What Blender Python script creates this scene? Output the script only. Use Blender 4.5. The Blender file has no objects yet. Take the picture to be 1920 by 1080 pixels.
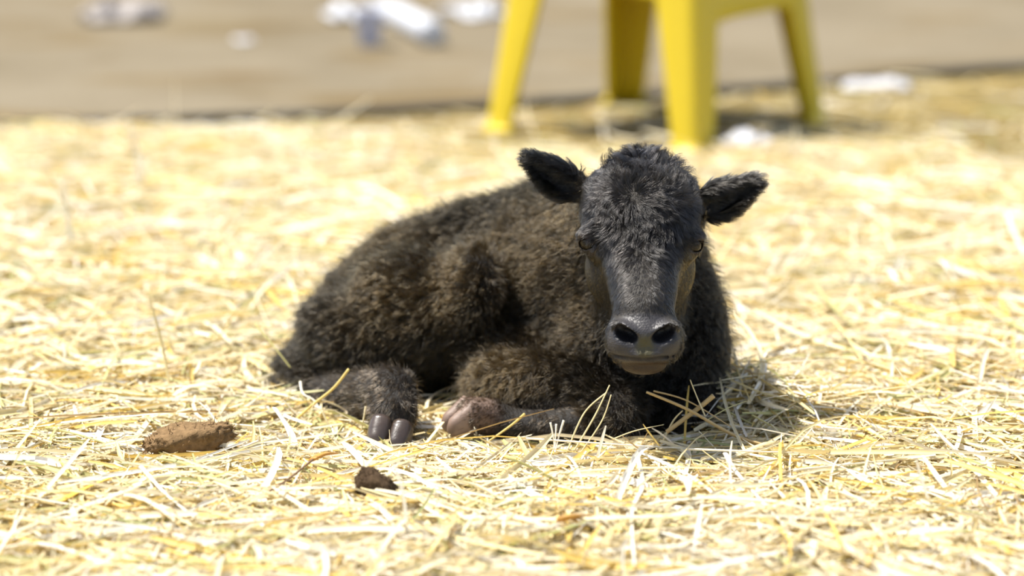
import bpy, math, random
import numpy as np
from mathutils import Vector, Matrix, Euler, kdtree
from mathutils.bvhtree import BVHTree

# ------------------------------------------------------------------ camera, light, exposure
F, CAMH, PITCH = 5800.0, 0.95, math.radians(12.07)
sc = bpy.context.scene
cam_d = bpy.data.cameras.new('camera')
cam = bpy.data.objects.new('camera', cam_d)
sc.collection.objects.link(cam)
cam.location = (0, 0, CAMH)
cam.rotation_euler = (math.pi / 2 - PITCH, 0, 0)
cam_d.sensor_width = 36
cam_d.lens = F / 1920 * 36
cam_d.clip_end = 200
cam_d.dof.use_dof = True
cam_d.dof.focus_distance = 3.545
cam_d.dof.aperture_fstop = 2.3
sc.camera = cam
sc.view_settings.view_transform = 'Standard'
sc.view_settings.look = 'None'
sc.view_settings.gamma = 1
sc.view_settings.use_curve_mapping = False
sc.view_settings.exposure = 0.85

SUN_EL, SUN_AZ = math.radians(66), math.radians(172)      # azimuth of the sun measured from +X towards +Y
sun_d = bpy.data.lights.new('sun', 'SUN')
sun_d.energy = 5.45
sun_d.angle = math.radians(0.6)
sun_d.color = (1.0, 0.955, 0.88)
sun = bpy.data.objects.new('sun', sun_d)
sc.collection.objects.link(sun)
sdir = Vector((math.cos(SUN_EL) * math.cos(SUN_AZ), math.cos(SUN_EL) * math.sin(SUN_AZ), math.sin(SUN_EL)))
sun.rotation_euler = (-sdir).to_track_quat('-Z', 'Y').to_euler()
sun.location = sdir * 10

world = bpy.data.worlds.new('world')
sc.world = world
world.use_nodes = True
wn = world.node_tree
for n in list(wn.nodes):
    wn.nodes.remove(n)
wo = wn.nodes.new('ShaderNodeOutputWorld')
bg = wn.nodes.new('ShaderNodeBackground')
sky = wn.nodes.new('ShaderNodeTexSky')
sky.sky_type = 'NISHITA'
sky.sun_disc = False
sky.sun_elevation = SUN_EL
sky.sun_rotation = math.radians(90) - SUN_AZ
hs = wn.nodes.new('ShaderNodeHueSaturation')
hs.inputs['Saturation'].default_value = 0.72
wn.links.new(sky.outputs[0], hs.inputs['Color'])
wn.links.new(hs.outputs[0], bg.inputs[0])
wn.links.new(bg.outputs[0], wo.inputs[0])
bg.inputs[1].default_value = 0.135

rng = np.random.default_rng(7)
random.seed(7)


# ------------------------------------------------------------------ helpers
def V(px, py, Y):
    """world point seen at photograph pixel (px, py) standing at world depth Y"""
    a, b = (px - 960) / F, (py - 540) / F
    cp, sp = math.cos(PITCH), math.sin(PITCH)
    d = (a, cp - b * sp, -sp - b * cp)
    t = Y / d[1]
    return Vector((d[0] * t, Y, CAMH + d[2] * t))


def G(px, py, z=0.0):
    a, b = (px - 960) / F, (py - 540) / F
    cp, sp = math.cos(PITCH), math.sin(PITCH)
    d = (a, cp - b * sp, -sp - b * cp)
    t = (z - CAMH) / d[2]
    return Vector((d[0] * t, d[1] * t, z))


def link(o, parent=None):
    sc.collection.objects.link(o)
    if parent is not None:
        o.parent = parent
    return o


def tag(o, label=None, cat=None, group=None, kind=None):
    if label: o['label'] = label
    if cat: o['category'] = cat
    if group: o['group'] = group
    if kind: o['kind'] = kind
    return o


def mesh_np(name, verts, faces, mat, parent=None, smooth=True, tint=None):
    """verts (n,3) array, faces (m,k) array of one size"""
    verts = np.asarray(verts, np.float32); faces = np.asarray(faces, np.int32)
    me = bpy.data.meshes.new(name)
    me.vertices.add(len(verts)); me.vertices.foreach_set('co', verts.ravel())
    k = faces.shape[1]
    me.loops.add(faces.size); me.loops.foreach_set('vertex_index', faces.ravel())
    me.polygons.add(len(faces))
    me.polygons.foreach_set('loop_start', np.arange(0, faces.size, k, dtype=np.int32))
    me.polygons.foreach_set('use_smooth', np.full(len(faces), smooth))
    me.update(calc_edges=True)
    if tint is not None:
        at = me.attributes.new('tint', 'FLOAT_COLOR', 'POINT')
        at.data.foreach_set('color', np.asarray(tint, np.float32).ravel())
    if mat: me.materials.append(mat)
    o = bpy.data.objects.new(name, me)
    return link(o, parent)


def empty(name, loc, parent=None):
    o = bpy.data.objects.new(name, None)
    o.empty_display_size = 0.05
    o.location = loc
    return link(o, parent)


def rebase(o, loc):
    """move a mesh object's origin to loc without moving its surface"""
    loc = Vector(loc)
    o.data.transform(Matrix.Translation(-loc))
    o.location = loc
    return o


class NT:
    def __init__(self, name):
        self.m = bpy.data.materials.new(name); self.m.use_nodes = True
        self.t = self.m.node_tree
        for n in list(self.t.nodes): self.t.nodes.remove(n)
        self.out = self.n('ShaderNodeOutputMaterial')

    def n(self, typ, **kw):
        nd = self.t.nodes.new(typ)
        for k, v in kw.items(): setattr(nd, k, v)
        return nd

    def l(self, a, b): self.t.links.new(a, b)

    def noise(self, scale, detail=4, rough=0.6, vec=None, dist=0.0):
        nd = self.n('ShaderNodeTexNoise')
        nd.inputs['Scale'].default_value = scale
        nd.inputs['Detail'].default_value = detail
        nd.inputs['Roughness'].default_value = rough
        nd.inputs['Distortion'].default_value = dist
        if vec is not None: self.l(vec, nd.inputs['Vector'])
        return nd.outputs[0]

    def ramp(self, fac, stops):
        nd = self.n('ShaderNodeValToRGB')
        self.l(fac, nd.inputs[0])
        e = nd.color_ramp.elements
        while len(e) < len(stops): e.new(0.5)
        for i, (p, c) in enumerate(stops):
            e[i].position = p
            e[i].color = (*c, 1) if len(c) == 3 else c
        return nd.outputs[0]

    def mix(self, fac, a, b, typ='MIX'):
        nd = self.n('ShaderNodeMix', data_type='RGBA', blend_type=typ)
        for s, v in ((0, fac), (6, a), (7, b)):
            if hasattr(v, 'is_output'): self.l(v, nd.inputs[s])
            elif s == 0: nd.inputs[0].default_value = v
            else: nd.inputs[s].default_value = (*v, 1)
        return nd.outputs[2]

    def coord(self, which='Object', scale=(1, 1, 1)):
        tc = self.n('ShaderNodeTexCoord')
        mp = self.n('ShaderNodeMapping')
        mp.inputs['Scale'].default_value = scale
        self.l(tc.outputs[which], mp.inputs['Vector'])
        return mp.outputs[0]

    def pbsdf(self, color, rough=0.6, spec=0.5, **kw):
        b = self.n('ShaderNodeBsdfPrincipled')
        for k, v in (('Base Color', color), ('Roughness', rough), ('Specular IOR Level', spec)):
            if hasattr(v, 'is_output'): self.l(v, b.inputs[k])
            else: b.inputs[k].default_value = (*v, 1) if isinstance(v, tuple) else v
        for k, v in kw.items():
            key = k.replace('_', ' ')
            if hasattr(v, 'is_output'): self.l(v, b.inputs[key])
            else: b.inputs[key].default_value = v
        self.l(b.outputs[0], self.out.inputs[0])
        return b

    def bump(self, h, bsdf, strength=0.5, dist=0.01):
        bp = self.n('ShaderNodeBump')
        bp.inputs['Strength'].default_value = strength
        bp.inputs['Distance'].default_value = dist
        self.l(h, bp.inputs['Height'])
        self.l(bp.outputs[0], bsdf.inputs['Normal'])


# value noise for geometry (vectorised, smooth, several octaves)
def vnoise(p, scale, seed=0, octaves=3):
    p = np.asarray(p, float)
    out = np.zeros(len(p)); amp = 1.0; tot = 0
    for o in range(octaves):
        q = p * scale * (2 ** o) + seed * 17.3 + o * 5.1
        i = np.floor(q).astype(np.int64); f = q - i
        f = f * f * (3 - 2 * f)
        acc = 0
        for c in range(2 ** p.shape[1]):
            w = 1.0; h = np.full(len(p), 1013904223 + seed * 7919 + o * 131, np.int64)
            for d in range(p.shape[1]):
                b = (c >> d) & 1
                w = w * (f[:, d] if b else 1 - f[:, d])
                h = (h ^ ((i[:, d] + b) * (73856093, 19349663, 83492791)[d])) * 1664525 & 0x7fffffff
            h = (h ^ (h >> 13)) * 1274126177 & 0x7fffffff
            acc = acc + w * ((h ^ (h >> 16)) & 0xffff) / 65535.0
        out += amp * (acc - 0.5) * 2; tot += amp; amp *= 0.5
    return out / tot


# ------------------------------------------------------------------ materials
def m_straw(name, transl=0.32):
    m = NT(name)
    at = m.n('ShaderNodeAttribute', attribute_name='tint')
    col = at.outputs['Color']
    nz = m.noise(60, 3, 0.6, m.coord('Object', (1, 1, 1)))
    col = m.mix(0.35, col, m.ramp(nz, [(0.3, (0.72, 0.66, 0.5)), (0.7, (1.0, 1.0, 1.0))]), 'MULTIPLY')
    d = m.n('ShaderNodeBsdfPrincipled')
    m.l(col, d.inputs['Base Color'])
    d.inputs['Roughness'].default_value = 0.5
    d.inputs['Specular IOR Level'].default_value = 0.4
    t = m.n('ShaderNodeBsdfTranslucent')
    m.l(col, t.inputs[0])
    mx = m.n('ShaderNodeMixShader'); mx.inputs[0].default_value = transl
    m.l(d.outputs[0], mx.inputs[1]); m.l(t.outputs[0], mx.inputs[2])
    m.l(mx.outputs[0], m.out.inputs[0])
    return m.m


def m_ground():
    m = NT('trodden_earth')
    co = m.coord('Object', (1, 1, 1))
    c1 = m.ramp(m.noise(3, 6, 0.65, co), [(0.3, (0.15, 0.105, 0.035)), (0.55, (0.20, 0.15, 0.06)), (0.8, (0.24, 0.19, 0.095))])
    c2 = m.ramp(m.noise(28, 5, 0.7, co), [(0.35, (0.7, 0.7, 0.55)), (0.65, (1, 1, 1))])
    b = m.pbsdf(m.mix(1.0, c1, c2, 'MULTIPLY'), 0.95, 0.1)
    m.bump(m.noise(40, 5, 0.7, co), b, 0.5, 0.01)
    return m.m


def m_slab():
    m = NT('pale_concrete')
    co = m.coord('Object', (1, 1, 1))
    c1 = m.ramp(m.noise(1.6, 5, 0.6, co), [(0.3, (0.130, 0.103, 0.060)), (0.55, (0.168, 0.136, 0.086)), (0.8, (0.19, 0.158, 0.105))])
    st = m.ramp(m.noise(2.3, 3, 0.5, m.coord('Object', (1.0, 2.2, 1)), 0.4), [(0.53, (1, 1, 1)), (0.66, (0.80, 0.68, 0.42))])
    sp = m.ramp(m.noise(60, 4, 0.7, co), [(0.3, (0.82, 0.82, 0.8)), (0.6, (1, 1, 1))])
    c = m.mix(1.0, m.mix(0.8, c1, st, 'MULTIPLY'), sp, 'MULTIPLY')
    nz = m.noise(5, 4, 0.6, co)
    for (px_, py_, rx, ry, tint, amt) in ((440, 142, .155, .10, (0.72, 0.58, 0.33), .8), (400, 48, .28, .30, (0.80, 0.72, 0.50), .7), (700, 12, .60, .22, (0.72, 0.66, 0.52), .6), (190, 112, .06, .08, (0.75, 0.68, 0.55), .6)):
        g_ = G(px_, py_, 0.012)
        mp = m.n('ShaderNodeMapping', vector_type='TEXTURE')
        mp.inputs['Location'].default_value = g_
        mp.inputs['Scale'].default_value = (rx, ry, 1)
        tc = m.n('ShaderNodeTexCoord'); m.l(tc.outputs['Object'], mp.inputs['Vector'])
        ln = m.n('ShaderNodeVectorMath', operation='LENGTH'); m.l(mp.outputs[0], ln.inputs[0])
        ad = m.n('ShaderNodeMath', operation='MULTIPLY_ADD'); m.l(nz, ad.inputs[0]); ad.inputs[1].default_value = 0.9; m.l(ln.outputs['Value'], ad.inputs[2])
        fac = m.ramp(ad.outputs[0], [(0.0, (amt,) * 3), (0.55, (amt,) * 3), (1.0, (0, 0, 0))])
        mr = m.n('ShaderNodeMath', operation='MULTIPLY'); m.l(ad.outputs[0], mr.inputs[0]); mr.inputs[1].default_value = 0.62
        fac = m.ramp(mr.outputs[0], [(0.45, (amt,) * 3), (0.9, (0, 0, 0))])
        c = m.mix(fac, c, m.mix(1.0, c, tint, 'MULTIPLY'))
    b = m.pbsdf(c, 0.9, 0.2)
    m.bump(m.noise(50, 5, 0.7, co), b, 0.3, 0.004)
    return m.m


def m_simple(name, col, rough=0.6, spec=0.4, noise_amt=0.15, scale=12, bump=0.0, transmission=0.0, transl=0.0):
    m = NT(name)
    co = m.coord('Object')
    nz = m.noise(scale, 4, 0.6, co)
    lo = tuple(c * (1 - noise_amt) for c in col)
    c = m.ramp(nz, [(0.3, lo), (0.7, col)])
    b = m.pbsdf(c, rough, spec)
    if transmission: b.inputs['Transmission Weight'].default_value = transmission
    if bump: m.bump(nz, b, bump, 0.004)
    if transl:
        t = m.n('ShaderNodeBsdfTranslucent'); m.l(c, t.inputs[0])
        mx = m.n('ShaderNodeMixShader'); mx.inputs[0].default_value = transl
        m.l(b.outputs[0], mx.inputs[1]); m.l(t.outputs[0], mx.inputs[2]); m.l(mx.outputs[0], m.out.inputs[0])
    return m.m


def m_skin():
    """hide under the hair: dark skin, bare nose leather and the paler lower lip by the 'tint' attribute"""
    m = NT('calf_skin')
    at = m.n('ShaderNodeAttribute', attribute_name='tint')
    co = m.coord('Object')
    vo = m.n('ShaderNodeTexVoronoi'); vo.inputs['Scale'].default_value = 420
    m.l(co, vo.inputs['Vector'])
    c = m.mix(0.5, at.outputs['Color'], m.ramp(m.noise(90, 4, 0.6, co), [(0.3, (0.65, 0.65, 0.65)), (0.7, (1, 1, 1))]), 'MULTIPLY')
    rg = m.ramp(at.outputs['Alpha'], [(0.0, (0.46, 0.46, 0.46)), (1.0, (0.75, 0.75, 0.75))])
    b = m.pbsdf(c, rg, 0.36)
    m.bump(vo.outputs[0], b, 0.35, 0.0012)
    return m.m


def m_hair(name, tint_attr=True, rough=0.24, rrough=0.5, coat=0.0, ior=1.36):
    m = NT(name)
    at = m.n('ShaderNodeAttribute', attribute_name='tint')
    hi = m.n('ShaderNodeHairInfo')
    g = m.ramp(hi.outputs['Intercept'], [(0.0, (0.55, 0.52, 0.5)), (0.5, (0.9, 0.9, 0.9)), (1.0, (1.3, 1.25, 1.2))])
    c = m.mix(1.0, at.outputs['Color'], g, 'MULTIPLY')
    h = m.n('ShaderNodeBsdfHairPrincipled')
    h.parametrization = 'COLOR'
    m.l(c, h.inputs['Color'])
    h.inputs['Roughness'].default_value = rough
    h.inputs['Radial Roughness'].default_value = rrough
    h.inputs['Coat'].default_value = coat
    h.inputs['Random Roughness'].default_value = 0.3
    h.inputs['IOR'].default_value = ior
    m.l(h.outputs[0], m.out.inputs[0])
    return m.m


MAT = dict(
    straw=m_straw('straw'), ground=m_ground(), slab=m_slab(),
    yellow=m_simple('yellow_plastic', (0.62, 0.46, 0.010), 0.38, 0.5, 0.04, 30, 0.03, transl=0.12),
    joint=m_simple('gap_shade', (0.045, 0.042, 0.035), 0.9, 0.2, 0.5, 40, 0.3),  # near-black colour stands for the shade in the slab-edge gap
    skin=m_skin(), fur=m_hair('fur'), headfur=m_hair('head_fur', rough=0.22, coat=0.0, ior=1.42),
    hoof=m_simple('hoof_horn', (0.055, 0.037, 0.026), 0.30, 0.6, 0.4, 60, 0.2),
    hoof_pale=m_simple('hoof_horn_pale', (0.20, 0.135, 0.10), 0.55, 0.5, 0.35, 40, 0.2),
    dung=m_simple('dried_dung', (0.23, 0.145, 0.07), 0.95, 0.1, 0.5, 120, 0.8),
    dung_dark=m_simple('dark_dung', (0.07, 0.045, 0.025), 0.95, 0.1, 0.5, 120, 0.8),
    white=m_simple('white_plastic', (0.60, 0.61, 0.64), 0.5, 0.4, 0.12, 8, 0.1, transl=0.25),
    bluewhite=m_simple('pale_blue_plastic', (0.50, 0.52, 0.62), 0.45, 0.4, 0.12, 8, 0.1, transl=0.3),
    grey=m_simple('grey_film', (0.37, 0.33, 0.30), 0.6, 0.3, 0.12, 8, 0.1, transl=0.2),
    paper=m_simple('white_paper', (0.50, 0.50, 0.52), 0.85, 0.2, 0.06, 20, 0.1),
)


# ------------------------------------------------------------------ SDF of the calf
VOX = 0.0025
LO = np.array([-0.36, 3.32, -0.02]); HI = np.array([0.36, 4.08, 0.42])
DIM = np.ceil((HI - LO) / VOX).astype(int)
FIELD = np.full(DIM, 0.08, np.float32)
AX = [LO[i] + VOX * np.arange(DIM[i]) for i in range(3)]


def block(c, r):
    c = np.array(c)
    a = np.clip(np.floor((c - r - LO) / VOX).astype(int), 0, DIM - 1)
    b = np.clip(np.ceil((c + r - LO) / VOX).astype(int) + 1, 1, DIM)
    sl = tuple(slice(a[i], b[i]) for i in range(3))
    X = AX[0][sl[0]][:, None, None]; Y = AX[1][sl[1]][None, :, None]; Z = AX[2][sl[2]][None, None, :]
    return sl, X, Y, Z


def smin(a, b, k):
    h = np.maximum(k - np.abs(a - b), 0) / k
    return np.minimum(a, b) - h * h * k * 0.25


def put(sl, d, k, sub):
    if sub: FIELD[sl] = -smin(-FIELD[sl], d, k)
    else: FIELD[sl] = smin(FIELD[sl], d, k)


def ell(c, r, rot=(0, 0, 0), k=0.02, sub=False):
    """ellipsoid: centre, radii, euler degrees"""
    r = np.array(r, float)
    sl, X, Y, Z = block(c, float(r.max()) + 0.03 + k)
    R = np.array(Euler([math.radians(a) for a in rot]).to_matrix())
    x, y, z = X - c[0], Y - c[1], Z - c[2]
    q = [R[0][i] * x + R[1][i] * y + R[2][i] * z for i in range(3)]
    k0 = np.sqrt(sum((q[i] / r[i]) ** 2 for i in range(3)))
    k1 = np.sqrt(sum((q[i] / r[i] ** 2) ** 2 for i in range(3))) + 1e-9
    put(sl, (k0 * (k0 - 1) / k1).astype(np.float32), k, sub)


def cap(a, b, ra, rb, k=0.02, sub=False):
    a, b = np.array(a), np.array(b)
    sl, X, Y, Z = block((a + b) / 2, float(np.linalg.norm(b - a)) / 2 + max(ra, rb) + 0.02 + k)
    ab = b - a; L2 = float(ab @ ab)
    t = np.clip(((X - a[0]) * ab[0] + (Y - a[1]) * ab[1] + (Z - a[2]) * ab[2]) / L2, 0, 1)
    d = np.sqrt((X - a[0] - t * ab[0]) ** 2 + (Y - a[1] - t * ab[1]) ** 2 + (Z - a[2] - t * ab[2]) ** 2) - (ra + (rb - ra) * t)
    put(sl, d.astype(np.float32), k, sub)


def chain(pts, k=0.02):
    for (a, b) in zip(pts[:-1], pts[1:]):
        cap(V(*a[:3]), V(*b[:3]), a[3], b[3], k)


# trunk: from the breast back to the croup
chain([(1215, 640, 3.70, .082), (1100, 560, 3.78, .096), (1010, 510, 3.86, .092), (900, 528, 3.90, .092),
       (800, 565, 3.90, .092), (715, 625, 3.86, .085), (640, 690, 3.82, .058)], 0.03)
ell(V(1020, 640, 3.84), (.13, .10, .085), (0, 0, -20), 0.04)                # belly and ribs
ell(V(870, 680, 3.86), (.13, .09, .07), (0, 0, -5), 0.04)
ell(V(565, 715, 3.80), (.034, .04, .030), (0, 40, 0), 0.03)               # rump and tail root by the straw
# near haunch
ell(V(800, 590, 3.76), (.096, .075, .074), (0, 22, 0), 0.03)
ell(V(884, 562, 3.730), (.044, .052, .066), (0, 10, 0), 0.02)               # stifle
cap(V(962, 485, 3.745), V(945, 640, 3.70), .010, .018, 0.03, sub=True)       # fold of the flank
ell(V(690, 660, 3.765), (.092, .065, .050), (0, 36, 0), 0.03)
cap(V(610, 700, 3.79), V(555, 728, 3.77), .046, .022, 0.02)                # point of the hock
# hind shank laid forward
chain([(560, 738, 3.755, .024), (630, 745, 3.70, .026), (695, 740, 3.635, .027), (733, 738, 3.585, .029)], 0.012)
chain([(733, 738, 3.585, .0285), (737, 775, 3.560, .026), (735, 800, 3.550, .024)], 0.01)
# far haunch
ell(V(760, 600, 3.98), (.09, .06, .07), (0, 20, 0), 0.03)
# neck and breast
cap(V(1205, 420, 3.66), V(1190, 560, 3.73), .066, .086, 0.03)
cap(V(1150, 450, 3.70), V(1030, 480, 3.84), .060, .078, 0.04)
ell(V(1225, 600, 3.67), (.078, .07, .09), (0, 0, 0), 0.03)
ell(V(1262, 690, 3.66), (.056, .06, .075), (0, 0, 0), 0.03)
ell(V(1150, 650, 3.665), (.062, .06, .06), (0, 0, 0), 0.03)
# near foreleg: upper arm, forearm to the knee, cannon folded back to the hoof
ell(V(985, 690, 3.70), (.075, .05, .045), (0, 10, 0), 0.025)
chain([(930, 730, 3.645, .036), (1010, 735, 3.625, .042), (1090, 750, 3.60, .04), (1150, 775, 3.57, .037)], 0.02)
chain([(1150, 785, 3.56, .034), (1060, 802, 3.55, .020), (960, 797, 3.565, .019), (920, 782, 3.568, .0205), (888, 778, 3.560, .022)], 0.008)
# far foreleg
chain([(1240, 700, 3.66, .05), (1275, 775, 3.615, .038)], 0.025)
chain([(1275, 785, 3.59, .034), (1200, 800, 3.61, .022)], 0.01)
# ---- head
ell(V(1200, 385, 3.585), (.0695, .075, .048), (-12, 0, 0), 0.02)
ell(V(1202, 354, 3.590), (.0470, .060, .034), (-12, 0, 0), 0.02)           # dome of the poll
ell(V(1200, 425, 3.562), (.0675, .066, .046), (-10, 0, 0), 0.02)
ell(V(1200, 505, 3.565), (.0645, .058, .060), (0, 0, 0), 0.02)
cap(V(1203, 455, 3.545), V(1207, 585, 3.440), .050, .034, 0.02)
cap(V(1207, 660, 3.470), V(1200, 575, 3.600), .020, .050, 0.02)            # jaw
ell(V(1207, 620, 3.432), (.0385, .042, .0275), (0, 0, 0), 0.012)
ell(V(1169, 637, 3.418), (.0200, .028, .0235), (0, 0, 0), 0.010)
ell(V(1248, 637, 3.418), (.0200, .028, .0235), (0, 0, 0), 0.010)
ell(V(1207, 657, 3.420), (.0370, .034, .0140), (0, 0, 0), 0.008)
ell(V(1207, 681, 3.428), (.0265, .030, .0115), (0, 0, 0), 0.005)
MOUTH = [V(*q) for q in ((1150, 665, 3.403), (1178, 672, 3.391), (1207, 675, 3.387), (1236, 672, 3.391), (1264, 665, 3.403))]
for qa, qb in zip(MOUTH[:-1], MOUTH[1:]):
    cap(qa, qb, .0022, .0022, 0.002, sub=True)
ell(V(1207, 667, 3.384), (.0013, .006, .007), (0, 0, 0), 0.002, sub=True)                # groove of the upper lip
for s, x0 in ((-1, 1173), (1, 1247)):
    ell(V(x0 - s * 1, 619, 3.401), (.0180, .0165, .0090), (0, s * -26, 0), 0.005)          # rim
    ell(V(x0 + s * 2, 632, 3.382), (.0160, .030, .0085), (0, s * -26, s * 12), 0.003, sub=True)
    ell(V(x0 + s * 10, 623, 3.384), (.0075, .026, .0075), (0, 0, 0), 0.003, sub=True)
# ears
def ear(root, mid, tip, w, s):
    root, mid, tip = (np.array(V(*p)) for p in (root, mid, tip))
    n = 9
    ang = math.degrees(math.atan2((tip - root)[2], (tip - root)[0]))
    for i in range(n):
        t = i / (n - 1)
        c = (1 - t) ** 2 * root + 2 * t * (1 - t) * mid + t * t * tip
        ww = w * (0.62 + 0.38 * math.sin(math.pi * min(t * 1.0 + 0.10, 1))) * (1 - 0.42 * t ** 3)
        ell(c, (0.013, 0.0075, ww * 0.5), (0, -ang, 0), 0.008)
    for i in range(1, n - 1):                                             # the hollow of the ear
        t = i / (n - 1)
        c = (1 - t) ** 2 * root + 2 * t * (1 - t) * mid + t * t * tip + np.array([0, -0.008, -0.001])
        ell(c, (0.011, 0.0045, w * 0.24 * (1 - 0.4 * t)), (0, -ang, 0), 0.006, sub=True)


ear((1088, 356, 3.60), (1042, 335, 3.605), (1006, 303, 3.60), 0.040, -1)
ear((1318, 386, 3.60), (1362, 374, 3.605), (1403, 345, 3.60), 0.044, 1)
# eyes: lids round the eyeballs
EYES = []
for s, (ex, ey) in ((-1, (1109, 453)), (1, (1294, 457))):
    c = V(ex, ey, 3.530)
    g = Vector((s * 0.52, -0.85, 0.0)).normalized()
    EYES.append((c, g, s))
    ell(c, (.0158, .0160, .0140), (0, 0, 0), 0.020)
    ell(c + g * 0.001 + Vector((s * 0.001, 0, 0.0105)), (.0140, .0150, .0055), (0, s * 8, 0), 0.008)   # brow over the lid
for c, g, s in EYES:
    ell(c, (.0140,) * 3, (0, 0, 0), 0.001, sub=True)
    ell(c + g * 0.0125 + Vector((0, 0, -.0005)), (.0118, .0120, .0062), (0, s * 12, 0), 0.0015, sub=True)


def surface_nets(F_):
    s = F_ < 0
    nx, ny, nz = F_.shape
    cnt = np.zeros((nx - 1, ny - 1, nz - 1), np.uint8)
    for dx in (0, 1):
        for dy in (0, 1):
            for dz in (0, 1):
                cnt += s[dx:nx - 1 + dx, dy:ny - 1 + dy, dz:nz - 1 + dz]
    act = (cnt > 0) & (cnt < 8)
    idx = np.argwhere(act)
    vid = np.full(act.shape, -1, np.int32)
    vid[act] = np.arange(len(idx))
    pos = np.zeros((len(idx), 3)); num = np.zeros(len(idx))
    cor = [(a, b, c) for a in (0, 1) for b in (0, 1) for c in (0, 1)]
    val = {c: F_[idx[:, 0] + c[0], idx[:, 1] + c[1], idx[:, 2] + c[2]] for c in cor}
    for a in cor:
        for ax in range(3):
            if a[ax] == 0:
                b = list(a); b[ax] = 1; b = tuple(b)
                va, vb = val[a], val[b]
                m = (va < 0) != (vb < 0)
                t = np.where(m, va / np.where(m, va - vb, 1), 0)
                for d in range(3):
                    pos[:, d] += np.where(m, a[d] + (t if d == ax else 0), 0)
                num += m
    pos = (idx + pos / num[:, None]) * VOX + LO
    faces = []
    for ax in range(3):
        u, v = [d for d in range(3) if d != ax]
        sh = [slice(None)] * 3; sh2 = [slice(None)] * 3
        sh[ax] = slice(0, -1); sh2[ax] = slice(1, None)
        a, b = s[tuple(sh)], s[tuple(sh2)]
        e = np.argwhere(a != b)
        e = e[(e[:, u] > 0) & (e[:, v] > 0) & (e[:, u] < F_.shape[u] - 1) & (e[:, v] < F_.shape[v] - 1)]
        inside = a[e[:, 0], e[:, 1], e[:, 2]]
        q = []
        for du, dv in ((1, 1), (0, 1), (0, 0), (1, 0)):
            c = e.copy(); c[:, u] -= du; c[:, v] -= dv
            q.append(vid[c[:, 0], c[:, 1], c[:, 2]])
        q = np.stack(q, 1)
        flip = inside if ax != 1 else ~inside
        q[~flip] = q[~flip][:, ::-1]
        faces.append(q)
    return pos, np.concatenate(faces)


bv, bf = surface_nets(FIELD)


def sdf_at(p):
    q = np.clip(((p - LO) / VOX).astype(int), 0, DIM - 1)
    v = FIELD[q[:, 0], q[:, 1], q[:, 2]]
    out = np.any((p < LO) | (p > HI - VOX), axis=1)
    return np.where(out, 0.08, v)


# drop loose islands, lightly smooth
def vertex_normals(v, f):
    n = np.zeros_like(v)
    fn = np.cross(v[f[:, 2]] - v[f[:, 0]], v[f[:, 3]] - v[f[:, 1]])
    for k in range(4): np.add.at(n, f[:, k], fn)
    return n / (np.linalg.norm(n, axis=1, keepdims=True) + 1e-12)


edges = np.concatenate([bf[:, [0, 1]], bf[:, [1, 2]], bf[:, [2, 3]], bf[:, [3, 0]]])
deg = np.bincount(edges[:, 0], minlength=len(bv)) + np.bincount(edges[:, 1], minlength=len(bv))
for it in range(3):
    acc = np.zeros_like(bv)
    for d in range(3):
        acc[:, d] = np.bincount(edges[:, 0], bv[edges[:, 1], d], len(bv)) + np.bincount(edges[:, 1], bv[edges[:, 0], d], len(bv))
    lam = 0.5 if it != 1 else -0.42
    bv = bv + lam * (acc / deg[:, None] - bv)
bn = vertex_normals(bv, bf)


def pix(p):
    """photograph pixel of world points, used only to read which region of the calf a point belongs to"""
    cp, sp = math.cos(PITCH), math.sin(PITCH)
    dep = p[:, 1] * cp - (p[:, 2] - CAMH) * sp
    up = p[:, 1] * sp + (p[:, 2] - CAMH) * cp
    return 960 + F * p[:, 0] / dep, 540 - F * up / dep


def sstep(x, a, b):
    t = np.clip((x - a) / (b - a), 0, 1)
    return t * t * (3 - 2 * t)


def regions(p):
    """soft region weights from world position"""
    p = np.asarray(p)
    head_c = np.array(V(1200, 440, 3.55)); nose = np.array(V(1207, 640, 3.40))
    hd = np.linalg.norm((p - head_c) / np.array([.085, .10, .105]), axis=1)
    neckcut = sstep(p[:, 1], 3.60, 3.66)
    nz_d = np.linalg.norm((p - nose) / np.array([.047, .048, .034]), axis=1)
    bridge = np.array(V(1205, 540, 3.45))
    br = np.linalg.norm((p - bridge) / np.array([.06, .09, .085]), axis=1)
    head = np.maximum(1 - sstep(hd, 0.9, 1.25), 1 - sstep(br, 0.85, 1.15)) * (1 - neckcut)
    ears = ((np.abs(p[:, 0] - head_c[0]) > 0.070) & (p[:, 2] > 0.255) & (p[:, 1] < 3.63) & (p[:, 1] > 3.56)).astype(float)
    nosew = 1 - sstep(nz_d, 0.82, 1.02)
    eyew = np.zeros(len(p))
    for c, g, s in EYES:
        eyew = np.maximum(eyew, 1 - sstep(np.linalg.norm((p - np.array(c + g * 0.008)) / np.array([.021, .022, .017]), axis=1), 0.75, 1.1))
    return dict(head=np.maximum(head, ears * 0), ears=ears, nose=nosew, eye=eyew)


R = regions(bv)
skin_col = np.tile(np.array([0.010, 0.0075, 0.005, 1.0]), (len(bv), 1))


def blend(base, w, col):
    return base * (1 - w[:, None]) + np.array(col) * w[:, None]


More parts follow.
